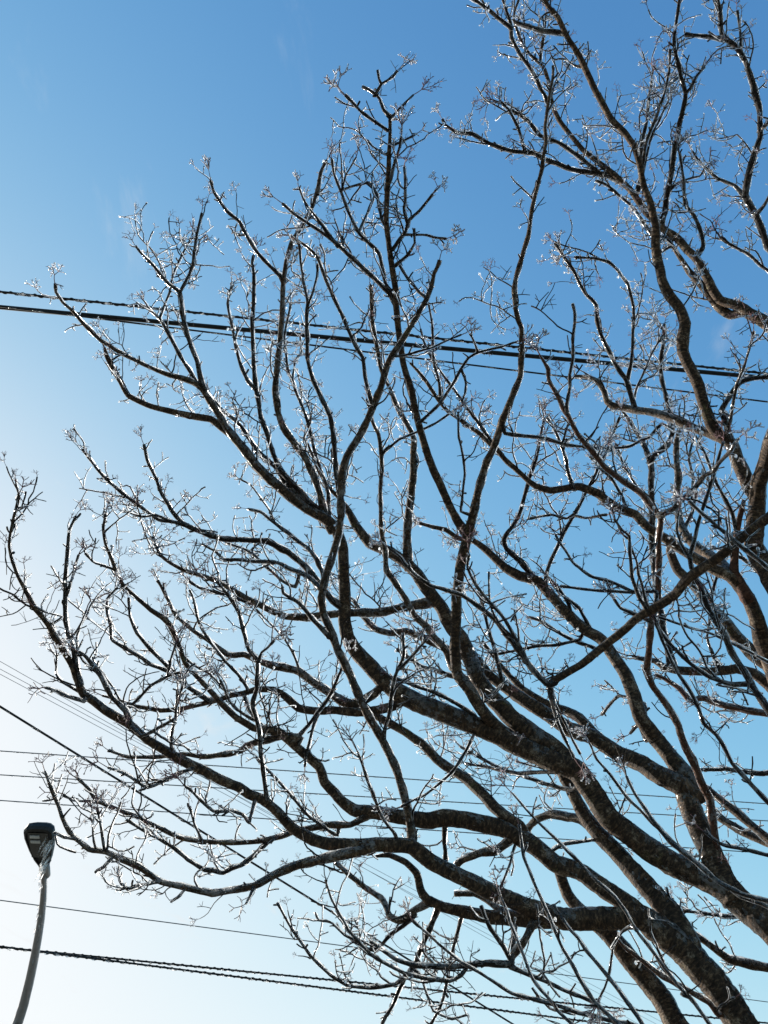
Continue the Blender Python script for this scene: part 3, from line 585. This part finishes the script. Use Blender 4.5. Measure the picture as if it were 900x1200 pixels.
tag(tree, 'bare spreading tree with clear ice glazing every dark branch and twig', 'tree')
ICE_DIR = np.array((0.52, 0.48, 0.70)); ICE_DIR /= np.linalg.norm(ICE_DIR)

def ice_offset(P, amount):
    T = np.gradient(P, axis=0); T /= np.linalg.norm(T, axis=1)[:, None] + 1e-12
    D = ICE_DIR - T * (T @ ICE_DIR)[:, None]
    D /= np.maximum(np.linalg.norm(D, axis=1), 0.35)[:, None]
    return D * np.asarray(amount).reshape(-1, 1)

def unit(v): return v / (np.linalg.norm(v) + 1e-12)

class Br: pass
BR = {}
order = []
for line in TRACE.strip().splitlines():
    if not line.strip() or line.startswith('#'): continue
    nm, par, d1, *pts = line.split()
    A = np.array([[float(q) for q in p.split(',')] for p in pts])
    d1 = float(d1)
    b = Br(); b.name = nm; b.root = par.startswith('!')
    if b.root:
        d0 = float(par[1:])
    else:
        pb = BR[par]
        k = int(np.argmin(np.hypot(pb.px[:, 0] - A[0, 0], pb.px[:, 1] - A[0, 1])))
        d0 = pb.px[k, 3]
        q = pb.px[k]
        if np.hypot(q[0] - A[0, 0], q[1] - A[0, 1]) > 1.5:
            A = np.vstack([[q[0], q[1], min(A[0, 2] * 1.15, q[2])], A])
        else:
            A[0, :2] = q[:2]
    seg = np.hypot(np.diff(A[:, 0]), np.diff(A[:, 1]))
    ln = seg.sum()
    wl = ln * d0 / FPX
    d1 = d0 + max(-0.85 * wl, min(0.85 * wl, d1 - d0))
    t = np.r_[0, np.cumsum(seg)] / max(ln, 1)
    wob = np.cumsum(rng.normal(0, 0.012, len(t))) * (t > 0)
    rr = d0 + (d1 - d0) * t + np.clip(wob, -0.05, 0.05) * min(1, wl)
    A = np.column_stack([A, rr])
    S = smooth_line(A, 4.5)
    S[:, 2] = np.maximum(S[:, 2], 2.2)
    b.px = S
    P = np.array([at(x, y, r) for x, y, _, r in S])
    z = (P - CAM) @ FWD
    b.P = P
    b.R = S[:, 2] * 0.5 * z / FPX
    b.far = S[:, 3].mean()
    b.wmax = A[:, 2].max()
    b.len = np.linalg.norm(np.diff(P, axis=0), axis=1).sum()
    b.tip = A[-1]
    BR[nm] = b; order.append(b)

def hermite(p0, t0, p1, t1, n):
    s = np.linspace(0, 1, n)[:, None]
    return ((2 * s**3 - 3 * s**2 + 1) * p0 + (s**3 - 2 * s**2 + s) * t0 + (-2 * s**3 + 3 * s**2) * p1 + (s**3 - s**2) * t1)

# limbs that leave the picture run on to the trunk
for b in order:
    b.n_hidden = 0
    if not b.root: continue
    p0 = b.P[0]; d = b.P[0] - b.P[min(6, len(b.P) - 1)]; d /= np.linalg.norm(d)
    end = FORK + np.array((rng.uniform(-.03, .03), rng.uniform(-.03, .03), rng.uniform(-0.12, 0.08)))
    L = np.linalg.norm(end - p0)
    n = max(6, int(L / 0.05))
    H = hermite(p0, d * L * 0.7, end, np.array((0, 0, -1.0)) * L * 0.5, n)[1:]
    Rh = np.linspace(b.R[0], min(0.07, b.R[0] * 1.7 + 0.004), n)[1:]
    b.P = np.vstack([H[::-1], b.P]); b.R = np.r_[Rh[::-1], b.R]
    b.n_hidden = len(H)

def knobs(P, R, base):
    """swollen nodes every few centimetres on thin wood"""
    k = np.cumsum(np.r_[0, np.linalg.norm(np.diff(P, axis=0), axis=1)])
    f = np.ones(len(P)); x = rng.uniform(0.02, 0.06)
    while x < k[-1]:
        f += rng.uniform(0.08, 0.32) * np.exp(-((k - x) / (base * 1.6 + 0.003)) ** 2)
        x += rng.uniform(0.05, 0.12)
    return f

branch_objs = []
for b in order:
    big = b.wmax >= 14
    P = b.P.copy()
    k = np.cumsum(np.r_[0, np.linalg.norm(np.diff(P, axis=0), axis=1)])
    # angular crooks at the nodes, as in the real wood
    nk = [0.0]
    while nk[-1] < k[-1]: nk.append(nk[-1] + rng.uniform(0.03, 0.11))
    J = rng.normal(0, 0.0026 if not big else 0.0022, (len(nk), 3)); J[0] = 0
    P += np.column_stack([np.interp(k, nk, J[:, c]) for c in range(3)])
    R = b.R * (1.0 if big else 1.04)
    mR = R.mean()
    # ice lies on the weather side of the wood; the lee side is bare bark
    taper = np.linspace(1.0, 0.86, len(R))
    if big:
        ice_t = np.full(len(R), 0.0046)
        core = np.maximum(R * 0.95 - 0.003, R * 0.6)
    else:
        f_ = np.clip(0.60 + (b.wmax - 6) * 0.018, 0.57, 0.74)
        core = R * f_ * taper
        ice_t = np.minimum(R * 0.97 - core, 0.0062)
    if not big: core *= knobs(P, core, mR)
    if not b.root: core *= 1 + (0.12 if big else 0.45) * np.exp(-k / (core[0] * 2.2 + 0.004))          # collar at the fork
    if not big: core[-2:] *= 1.25                                                  # bud at the tip
    m = M_BARK if big or b.wmax > 10 else M_TWIG
    if b.name in ('K14', 'F2', 'W4', 'R1'): m = M_RED
    mb = MB()
    mb.tube(P, core, 14 if big else (9 if b.wmax > 8 else 7), 0, True, None, 0.045 if big else 0.05)
    o = mb.build('limb' if big else 'branch', m, tree)
    ib = MB()
    vis = slice(b.n_hidden, None)
    Pi, Ri = P[vis], (core + ice_t * 0.95)[vis]
    kk = k[vis]
    ph = rng.uniform(0, 6.28, 3)
    pat = 0.95 + 0.25 * np.sin(kk / 0.031 + ph[0]) + 0.25 * np.sin(kk / 0.013 + ph[1]) + rng.normal(0, 0.10, len(Pi))
    th = np.clip(pat, 0.25, 1.5) * ice_t[vis]
    core_v = core[vis]
    rad = core_v + th * (0.10 if big else 0.54)
    off = ice_offset(Pi, th * (0.72 if big else 0.66))
    ib.tube(Pi, rad, 12 if big else 9, 0, True, off, 0.035)
    b.obj, b.ib, b.Pw, b.core = o, ib, P, core
    branch_objs.append(b)

# trunk
tb = MB()
tz = np.linspace(-0.05, FORK[2] + 0.1, 26)
TP = np.column_stack([TRUNK[0] + 0.02 * np.sin(tz * 2), TRUNK[1] + 0.02 * np.cos(tz * 1.7), tz])
tb.tube(TP, 0.15 + 0.09 * np.exp(-tz / 0.18) + 0.01 * tz, 22, 0, True, None, 0.03)
tb.build('trunk', M_BARK, tree)

# --- twigs
def rot_from(T, a, az):
    h = np.array((0.3, 0.2, 1.0)) if abs(T[2]) < 0.9 else np.array((1.0, 0, 0.2))
    u = np.cross(T, h); u /= np.linalg.norm(u)
    v = np.cross(T, u)
    return T * math.cos(a) + (u * math.cos(az) + v * math.sin(az)) * math.sin(a)

TW = []     # dict: parent branch, points, radii, size on screen, icy
def grow(b, p, T, length, r0, depth, icy):
    n = max(3, int(length / 0.018))
    d = T.copy(); P = [p]
    bend = rng.normal(0, 0.22, 3)
    for i in range(n):
        d = d + bend * 0.25 + rng.normal(0, 0.18, 3) + np.array((0, 0, 0.09))
        d /= np.linalg.norm(d)
        P.append(P[-1] + d * length / n)
    P = np.array(P)
    R = np.linspace(r0, r0 * 0.62, n + 1)
    R *= 1 + 0.16 * rng.random(n + 1)
    if depth < 2 and rng.random() < 0.55: R[-2:] *= 1.35      # bud
    zc = (P.mean(0) - CAM) @ FWD
    q = P[-1] - CAM
    qx, qy = 450 + FPX * (q @ RIGHT) / (q @ FWD), 600 - FPX * (q @ UP) / (q @ FWD)
    if qx < 72 and 945 < qy < 1035: return                      # the tree stays clear of the lamp
    TW.append(dict(b=b, P=P, R=R, size=length / max(zc, 1) * (1 if depth <= 0 else 0.6), icy=icy, depth=depth, d=d))
    if depth < 2 and length > 0.045:
        for _ in range(rng.integers(1, 4 if length > 0.1 else 3) if depth >= 0 else int(length / 0.045)):
            i = rng.integers(1, n)
            grow(b, P[i], rot_from(P[i] - P[i - 1], rng.uniform(0.5, 1.0), rng.uniform(0, 6.28)) / 1.0, length * rng.uniform(0.25, 0.55), R[i] * 0.75, depth + 1, icy)

for b in branch_objs:
    P, R = b.Pw, b.core
    k = np.cumsum(np.r_[0, np.linalg.norm(np.diff(P, axis=0), axis=1)])
    shoot = b.name[0] in 'WI' or b.name in ('F1d', 'F1e', 'X10', 'F3', 'F4', 'F5', 'F6')
    x = k[b.n_hidden] + rng.uniform(0.03, 0.1)
    az = rng.uniform(0, 6.28)
    while x < k[-1] - 0.008:
        i = min(int(np.searchsorted(k, x)), len(P) - 1)
        wpx = R[i] * 2 * FPX / max((P[i] - CAM) @ FWD, 1)
        sp = 0.075 if wpx < 7 else (0.12 if wpx < 11 else 0.4)
        sp *= 1.45 - 0.65 * x / k[-1]                     # twigs gather towards the ends
        if shoot: sp *= 3.2
        elif b.px[:, 0].mean() < 480 and b.px[:, 1].mean() > 430: sp *= 0.62
        elif b.far > 3.75: sp *= 0.55
        elif b.far > 3.45: sp *= 0.85
        if wpx < 16:
            T = unit(P[i] - P[i - 1])
            for s_ in range(2 if rng.random() < 0.4 else 1):
                r_ = rng.random()
                a = rng.uniform(0.5, 1.15)
                D = unit(rot_from(T, a, az + s_ * math.pi + rng.normal(0, 0.3)))
                icy = rng.random() < (0.8 if b.far > 3.5 else 0.5)
                if r_ < 0.45: grow(b, P[i], D, rng.uniform(0.008, 0.04), min(R[i] * 0.8, rng.uniform(0.0026, 0.0042)), 1, icy)
                elif r_ < 0.88: grow(b, P[i], D, rng.uniform(0.04, 0.13), min(R[i] * 0.7, rng.uniform(0.0016, 0.0030)), 0, icy)
                else: grow(b, P[i], D, rng.uniform(0.10, 0.22), min(R[i] * 0.75, rng.uniform(0.0022, 0.0034)), 0, icy)
        az += 1.57 + rng.normal(0, 0.4)
        x += sp * rng.uniform(0.6, 1.5)

# secondary branches between the traced wood and the twigs
for b in branch_objs:
    P, R = b.Pw, b.core
    k = np.cumsum(np.r_[0, np.linalg.norm(np.diff(P, axis=0), axis=1)])
    if b.len < 0.25 or (b.wmax < 6 and b.far < 3.5) or b.name[0] in 'WI': continue
    x = k[b.n_hidden] + rng.uniform(0.08, 0.3)
    gap = 0.33 if b.far > 3.45 else 0.9
    while x < k[-1] - 0.05:
        i = min(int(np.searchsorted(k, x)), len(P) - 2)
        T = unit(P[i + 1] - P[i])
        wpx = R[i] * 2 * FPX / max((P[i] - CAM) @ FWD, 1)
        if wpx < 14 or rng.random() < 0.12:
            D = unit(rot_from(T, rng.uniform(0.45, 0.95), rng.uniform(0, 6.28)) + np.array((-0.15, -0.05, 0.3)))
            grow(b, P[i], D, rng.uniform(0.13, 0.36), min(R[i] * 0.7, rng.uniform(0.0022, 0.0038)), -1, rng.random() < 0.8)
        x += gap * rng.uniform(0.5, 1.6)

TW.sort(key=lambda t: -t['size'])
stuff, stuff_ice = MB(), MB()
for i, t in enumerate(TW):
    if i < 300:
        mb = MB(); mb.tube(t['P'], t['R'], 6, 0, True)
        mb.build('twig', M_TWIG, t['b'].obj)
        dest = t['b'].ib
    else:
        stuff.tube(t['P'], t['R'], 4, 0, True); dest = stuff_ice
    if t['icy']:
        n = len(t['P'])
        th = 0.0030 * (0.8 + 0.5 * rng.random(n)) * (1 if t['depth'] <= 0 else 0.8)
        dest.tube(t['P'], t['R'] + th * 0.40, 6, 0, True, ice_offset(t['P'], th * 0.70))
        if rng.random() < 0.25:                                    # a drop frozen at the end
            dest.blob(t['P'][-1] + np.array((0, 0, -0.002)), rng.uniform(0.003, 0.006), 0, (0, 0, 1), 1.4)

# --- seed clusters (flat-topped sprays of stalks left from the summer)
def cluster_mesh(icy, seed):
    rs = np.random.default_rng(seed)
    spread, deep = rs.uniform(0.65, 1.25), (3 if seed % 3 else 2)
    mb = MB()
    def stalk(p, d, L, r, lev):
        n = 2
        P = [p]
        for i in range(n):
            d = unit(d + rs.normal(0, 0.14, 3)); P.append(P[-1] + d * L / n)
        P = np.array(P)
        mb.tube(P, np.linspace(r, r * 0.8, n + 1), 4, 0, False)
        if icy and rs.random() < (0.6 if lev else 0.5):
            th = rs.uniform(0.006, 0.020)
            mb.tube(P + np.array((0.006, 0, 0.008)), r + th * np.array((0.6, 1.1, 0.7)), 5, 1, True)
        if lev == deep:
            if rs.random() < (0.22 if icy else 0.08):
                mb.blob(P[-1], rs.uniform(0.012, 0.028) if icy else 0.016, 1 if icy else 0, d, 1.3, 5, 3)
            return
        m = int(rs.integers(2, 4)) if lev else int(rs.integers(3, 6))
        a0 = rs.uniform(0, 6.28)
        for q in range(m):
            D = rot_from(d, spread * rs.uniform(0.35, 0.95), a0 + q * 6.28 / m + rs.normal(0, 0.3))
            stalk(P[-1], unit(D), L * rs.uniform(0.55, 0.9), r * 0.82, lev + 1)
        if rs.random() < 0.5: stalk(P[1], unit(rot_from(d, 0.9, rs.uniform(0, 6.28))), L * 0.5, r * 0.7, deep)
    stalk(np.zeros(3), np.array((0.0, 0, 1)), 0.26, 0.0135, 0)
    return mb

CL = [cluster_mesh(False, 11 + i) for i in range(9)] + [cluster_mesh(True, 41 + i) for i in range(9)]
CL_MB = CL
CL = [c.mesh('seed_cluster', [M_SEED, M_ICE2]) for c in CL_MB]
ncl = 0
more = MB()
def cluster(parent, p, d, size, icy):
    global ncl
    ci = int(rng.integers(9, 18) if icy else rng.integers(0, 9))
    spin = Vector(d).to_track_quat('Z', 'Y') @ Quaternion((0, 0, 1), rng.uniform(0, 6.28))
    if ncl >= 300:                                          # the small rest, joined
        cb = CL_MB[ci]
        V = np.concatenate(cb.v) @ np.array(spin.to_matrix()).T * size + p
        more.add(V, cb.f, 0, np.concatenate(cb.bc)); more.m[-len(cb.f):] = cb.m
        return
    ncl += 1
    o = bpy.data.objects.new('seed_cluster', CL[ci])
    sc.collection.objects.link(o)
    o.parent = parent
    o.location = Vector(p) - Vector(tree.location)
    o.rotation_mode = 'QUATERNION'
    o.rotation_quaternion = spin
    o.scale = size * rng.uniform(0.8, 1.25), size * rng.uniform(0.8, 1.25), size * rng.uniform(0.75, 1.2)

NOCL = set('Lo3 Lc Ld g2 g3 g12 F2c T1 Lg2 M0 X11 X11b X13 R3 L1 Q2 Q3 H1'.split())
for b in branch_objs:
    if b.name in NOCL: continue
    if b.tip[2] > 5.5: continue
    d = unit(b.Pw[-1] - b.Pw[-4] + np.array((0, 0, 0.004)))
    y = b.tip[1]
    icy = rng.random() < (0.62 if y < 450 or b.tip[0] > 450 else 0.25)
    if y < 1000 or rng.random() < 0.5:
        cluster(b.obj, b.Pw[-1], d, rng.uniform(0.11, 0.165), icy)
for t in TW:
    if t['depth'] <= 0 and rng.random() < (0.45 if t['b'].far > 3.5 else 0.3):
        cluster(t['b'].obj, t['P'][-1], unit(t['d'] + np.array((0, 0, 0.3))), rng.uniform(0.05, 0.10), rng.random() < (0.7 if t['b'].far > 3.5 else 0.3))

for b in branch_objs:
    b.ib.build('ice_coating', M_ICE, b.obj)
tag(more.build('small_seed_clusters', [M_SEED, M_ICE2], tree), kind='stuff')
tag(stuff.build('fine_twigs', M_TWIG, tree), kind='stuff')
tag(stuff_ice.build('fine_twig_ice', M_ICE, tree), kind='stuff')

# ------------------------------------------------------------------ power lines
M_CABLE, nt_, b_ = mat('cable_rubber')
n_ = noise(nt_, 30, 3)
nt_.links.new(ramp(nt_, n_.outputs[0], [(0.4, (0.008, 0.009, 0.010)), (0.7, (0.018, 0.019, 0.022))]).outputs[0], b_.inputs['Base Color'])
b_.inputs['Roughness'].default_value = 0.7
b_.inputs['Specular IOR Level'].default_value = 0.2
M_WIRE, nt_, b_ = mat('weathered_wire')
n_ = noise(nt_, 20, 3)
nt_.links.new(ramp(nt_, n_.outputs[0], [(0.4, (0.10, 0.11, 0.12)), (0.7, (0.2, 0.21, 0.22))]).outputs[0], b_.inputs['Base Color'])
b_.inputs['Roughness'].default_value = 0.45
b_.inputs['Metallic'].default_value = 0.6

def on_height(x, y, h):
    d = ray(x, y); return CAM + d * ((h - CAM[2]) / d[2])

def wire(name, a, c, h, wpx, label, cat, mtl, twist=0.0, ice=True, h2=None, sag=0.0, group=None):
    p, q = on_height(*a, h), on_height(*c, h2 or h)
    u = unit(q - p); L = np.linalg.norm(q - p)
    ext = 14.0
    n = 90
    s = np.linspace(-ext, L + ext, n)
    P = p + np.outer(s, u)
    m_ = (p + q) / 2
    r = wpx * 0.5 * ((m_ - CAM) @ FWD) / FPX
    root = empty(name, tuple(P[0]))
    tag(root, label, cat, {'cable': 'black cables strung across the sky', 'wire': 'thin wires strung across the sky'}[cat])
    mb = MB()
    if twist:
        mb.tube(P, r * 0.6, 8, 0, True)
        mb.build('messenger_wire', mtl, root)
        step = twist / 9
        s2 = np.arange(-min(ext, 6), L + min(ext, 6), step)
        a_ = s2 * 2 * math.pi / twist + 2.2 * np.sin(s2 * 1.1) + 1.2 * np.sin(s2 * 3.3)
        h_ = np.array((0, 0, 1.0)); v1 = unit(np.cross(u, h_)); v2 = np.cross(u, v1)
        H = p + np.outer(s2, u) + (r * 0.62) * (np.cos(a_)[:, None] * v1 + np.sin(a_)[:, None] * v2)
        hb = MB(); hb.tube(H, r * 0.30 * (1 + 0.25 * np.sin(s2 * 2.3) + 0.2 * np.sin(s2 * 7.1)), 6, 0, True)
        hb.build('spiral_wrap', mtl, root)
    else:
        mb.tube(P, r * 0.8, 8, 0, True)
        mb.build('conductor', mtl, root)
    if ice:
        ib = MB()
        x = -2.0
        while x < L + 2:                                    # frozen beads hanging along the underside
            l_ = rng.uniform(0.03, 0.16)
            ss = np.linspace(x, x + l_, 5)
            PP = p + np.outer(ss, u) + np.array((0.3, -0.1, -0.55)) * r
            ib.tube(PP, r * np.array((0.2, 0.5, 0.62, 0.5, 0.2)) * rng.uniform(0.8, 1.35), 7, 0, True)
            x += l_ + rng.uniform(0.02, 0.22)
        tag(ib.build('frozen_beads', M_ICE, root), kind='stuff')
    return root

wire('overhead_cable', (0, 342), (900, 438), 6.6, 4.6, 'upper of the two black cables crossing high behind the branches, spirally wrapped and beaded', 'cable', M_CABLE, twist=0.09)
wire('overhead_cable', (0, 360), (900, 443), 6.4, 6.6, 'thickest smooth black cable crossing high behind the branches', 'cable', M_CABLE, ice=False)
wire('overhead_cable', (0, 359), (900, 471), 6.2, 2.6, 'thin dark wire drooping just below the thickest cable behind the branches', 'cable', M_CABLE)
wire('overhead_cable', (0, 1110), (627, 1172), 5.6, 3.3, 'upper strand of the beaded twisted cables crossing behind the street lamp pole', 'cable', M_CABLE, twist=0.14)
wire('overhead_cable', (53, 1116), (680, 1196), 5.5, 3.3, 'lower strand of the beaded twisted cables diverging right of the lamp pole', 'cable', M_CABLE, twist=0.14)
wire('utility_wire', (0, 1055), (400, 1108), 7.0, 1.4, 'single hair-thin wire crossing the middle of the lamp pole', 'wire', M_WIRE, ice=False)
wire('utility_wire', (0, 880), (900, 942), 8.5, 1.5, 'topmost of three thin level wires left of the tree above the lamp', 'wire', M_WIRE)
wire('utility_wire', (0, 908), (900, 962), 8.2, 1.5, 'middle of three thin level wires left of the tree above the lamp', 'wire', M_WIRE)
wire('utility_wire', (0, 938), (900, 1000), 8.0, 1.5, 'lowest of three thin level wires just above the lamp head', 'wire', M_WIRE)
wire('service_drop', (0, 828), (520, 1150), 5.5, 3.0, 'dark service wire slanting steeply down from the left edge behind the branches', 'wire', M_CABLE, h2=4.2)
for (a, c, lb) in (((0, 775), (660, 1150), 'pale slanting wire, uppermost of the faint bundle above the dark service wire'),
                   ((0, 784), (660, 1136), 'pale slanting wire in the middle of the faint bundle above the dark service wire'),
                   ((0, 790), (660, 1142), 'pale slanting wire, lowest of the faint bundle above the dark service wire')):
    wire('service_drop', a, c, 7.5, 0.6, lb, 'wire', M_WIRE, ice=False, h2=6.2)

# ------------------------------------------------------------------ street lamp
M_POLE, nt_, b_ = mat('galvanised_pole')
n_ = noise(nt_, 25, 6, 0.7)
nt_.links.new(ramp(nt_, n_.outputs[0], [(0.3, (0.22, 0.19, 0.18)), (0.7, (0.27, 0.24, 0.23))]).outputs[0], b_.inputs['Base Color'])
b_.inputs['Metallic'].default_value = 0.25
b_.inputs['Roughness'].default_value = 0.4
M_HEAD, nt_, b_ = mat('dark_lamp_housing')
n_ = noise(nt_, 30, 4)
nt_.links.new(ramp(nt_, n_.outputs[0], [(0.4, (0.010, 0.010, 0.011)), (0.7, (0.022, 0.022, 0.024))]).outputs[0], b_.inputs['Base Color'])
b_.inputs['Roughness'].default_value = 0.5
b_.inputs['Specular IOR Level'].default_value = 0.25
M_LED, nt_, b_ = mat('lamp_reflector')
n_ = noise(nt_, 60, 2)
nt_.links.new(ramp(nt_, n_.outputs[0], [(0.4, (0.35, 0.36, 0.37)), (0.7, (0.5, 0.51, 0.52))]).outputs[0], b_.inputs['Base Color'])
b_.inputs['Roughness'].default_value = 0.3
M_GLASS, nt_, b_ = mat('lamp_lens')
b_.inputs['Base Color'].default_value = (0.02, 0.02, 0.022, 1)
b_.inputs['Roughness'].default_value = 0.15
n_ = noise(nt_, 40, 2); bump(nt_, b_, n_.outputs[0], 0.05, 0.002)

RL = 10.0
px_arm = [(20, 1200, 10.5), (27, 1178, 10.45), (35, 1145, 10.36), (42, 1110, 10.26), (47, 1080, 10.18), (50, 1055, 10.1), (51, 1035, 10.03), (51, 1016, 9.95)]
arm = smooth_line(np.array([at(*q) for q in px_arm]), 0.05)
foot = np.array((arm[0][0], arm[0][1], 0.0))
lamp = empty('street_lamp', tuple(foot))
tag(lamp, 'grey gooseneck street lamp with dark iced head at lower left', 'street lamp')
pb = MB()
zz = np.linspace(0, arm[0][2], 14)
PP = np.vstack([np.column_stack([np.full(14, foot[0]), np.full(14, foot[1]), zz])[:-1], arm])
rp = 6.3 * 0.5 * ((arm[len(arm) // 2] - CAM) @ FWD) / FPX
pb.tube(PP, np.r_[np.linspace(0.075, 0.055, 13), np.linspace(0.048, rp * 0.80, len(arm))], 14)
pole = pb.build('pole', M_POLE, lamp)
bb = MB(); bb.tube([(foot[0], foot[1], 0), (foot[0], foot[1], 0.06), (foot[0], foot[1], 0.14), (foot[0], foot[1], 0.2)], [0.17, 0.17, 0.13, 0.09], 16)
bb.build('base_flange', M_POLE, lamp)
ib = MB()
off = np.array((0.010, -0.004, 0.01))
ni = len(arm)
ib.tube(arm + off, np.linspace(0.050, rp * 0.88, ni) * (1 + 0.015 * rng.normal(0, 1, ni)), 12)
for q in range(16):                                     # frozen runs and short icicles down the pole
    i = rng.integers(ni // 3, ni - 1)
    p = arm[i] + np.array((rng.uniform(-0.03, 0.03), -rp * 0.95, 0))
    L = rng.uniform(0.03, 0.12)
    ib.tube([p, p + (0, 0, -L * 0.5), p + (0.004, 0, -L)], [0.009, 0.007, 0.001], 6)
ib.build('ice_coating', M_CLEAR, pole)

# lamp head in its own frame: u along the head (arm end to nose), v across, n down
neck = at(52, 1016, 9.95); nose = at(44.5, 969, 9.52)
u = unit(nose - neck)
sv = unit(np.cross(u, np.array((0, 0, 1.0))))            # sideways
sv = sv if sv[0] > 0 else -sv
nn = unit(np.cross(u, sv)); nn = nn if nn[2] < 0 else -nn   # downwards
HL = np.linalg.norm(nose - neck)
def hp(a, b_, c): return neck + u * (a * HL) + sv * b_ * 0.83 + nn * c
prof = [(-0.06, 0.045), (0.06, 0.06), (0.20, 0.105), (0.45, 0.15), (0.76, 0.185), (0.92, 0.182), (1.0, 0.135), (1.02, 0.07)]
def ring(scale, depth, lift=0.0):
    L = [hp(0.5 + (a - 0.5) * scale, -b_ * scale, depth) for a, b_ in prof]
    Rr = [hp(0.5 + (a - 0.5) * scale, b_ * scale, depth) for a, b_ in prof][::-1]
    return np.array(L + Rr)
hb = MB()
rings = [ring(0.55, -0.13), ring(0.82, -0.105), ring(0.98, -0.05), ring(1.0, 0.0), ring(0.96, 0.03), ring(0.86, 0.035), ring(0.85, 0.018)]
nr = len(rings[0]); fs = []
for i in range(len(rings) - 1):
    for j in range(nr):
        j2 = (j + 1) % nr
        fs.append((i * nr + j, i * nr + j2, (i + 1) * nr + j2, (i + 1) * nr + j))
fs.append(tuple(range(nr - 1, -1, -1))); fs.append(tuple(range((len(rings) - 1) * nr, len(rings) * nr)))
hb.add(np.concatenate(rings), fs)
housing = hb.build('lamp_housing', M_HEAD, lamp, smooth=False)
def slab(mb, a0, a1, b0, b1, c0, c1):
    vs = [hp(a, b_, c) for c in (c0, c1) for a, b_ in ((a0, b0), (a1, b0), (a1, b1), (a0, b1))]
    mb.add(vs, [(0, 1, 2, 3), (7, 6, 5, 4), (0, 4, 5, 1), (1, 5, 6, 2), (2, 6, 7, 3), (3, 7, 4, 0)])
lb = MB(); slab(lb, 0.30, 0.90, -0.125, 0.125, 0.014, 0.030); lb.build('lamp_lens', M_GLASS, housing, smooth=False)
for a in (0.70, 0.82):
    rb = MB(); slab(rb, a - 0.03, a + 0.025, -0.10, 0.02, 0.030, 0.042); rb.build('led_strip', M_LED, housing, smooth=False)
cb = MB(); cb.tube([hp(-0.22, 0, 0), hp(-0.05, 0, 0), hp(0.12, 0, 0)], [0.05, 0.056, 0.05], 12); cb.build('arm_clamp', M_POLE, housing)
# ice sheet on the head and the fringe of icicles blown across its underside
ic = MB()
for q in range(34):
    a = rng.uniform(0.0, 0.85); side = 0.06 + 0.13 * min(1, a / 0.75)
    p = hp(a, side * rng.uniform(0.35, 1.0), rng.uniform(0.0, 0.035))
    L = rng.uniform(0.05, 0.19)
    d = unit(np.array((-0.35, 0.10, -1.0)) + rng.normal(0, 0.05, 3))
    r0 = rng.uniform(0.005, 0.013)
    ic.tube([p - d * 0.02, p, p + d * L * 0.4, p + d * L * 0.75, p + d * L], [r0, r0 * 1.1, r0 * 0.8, r0 * 0.45, r0 * 0.08], 7)
tag(ic.build('icicles', M_ICE2, lamp), kind='stuff')
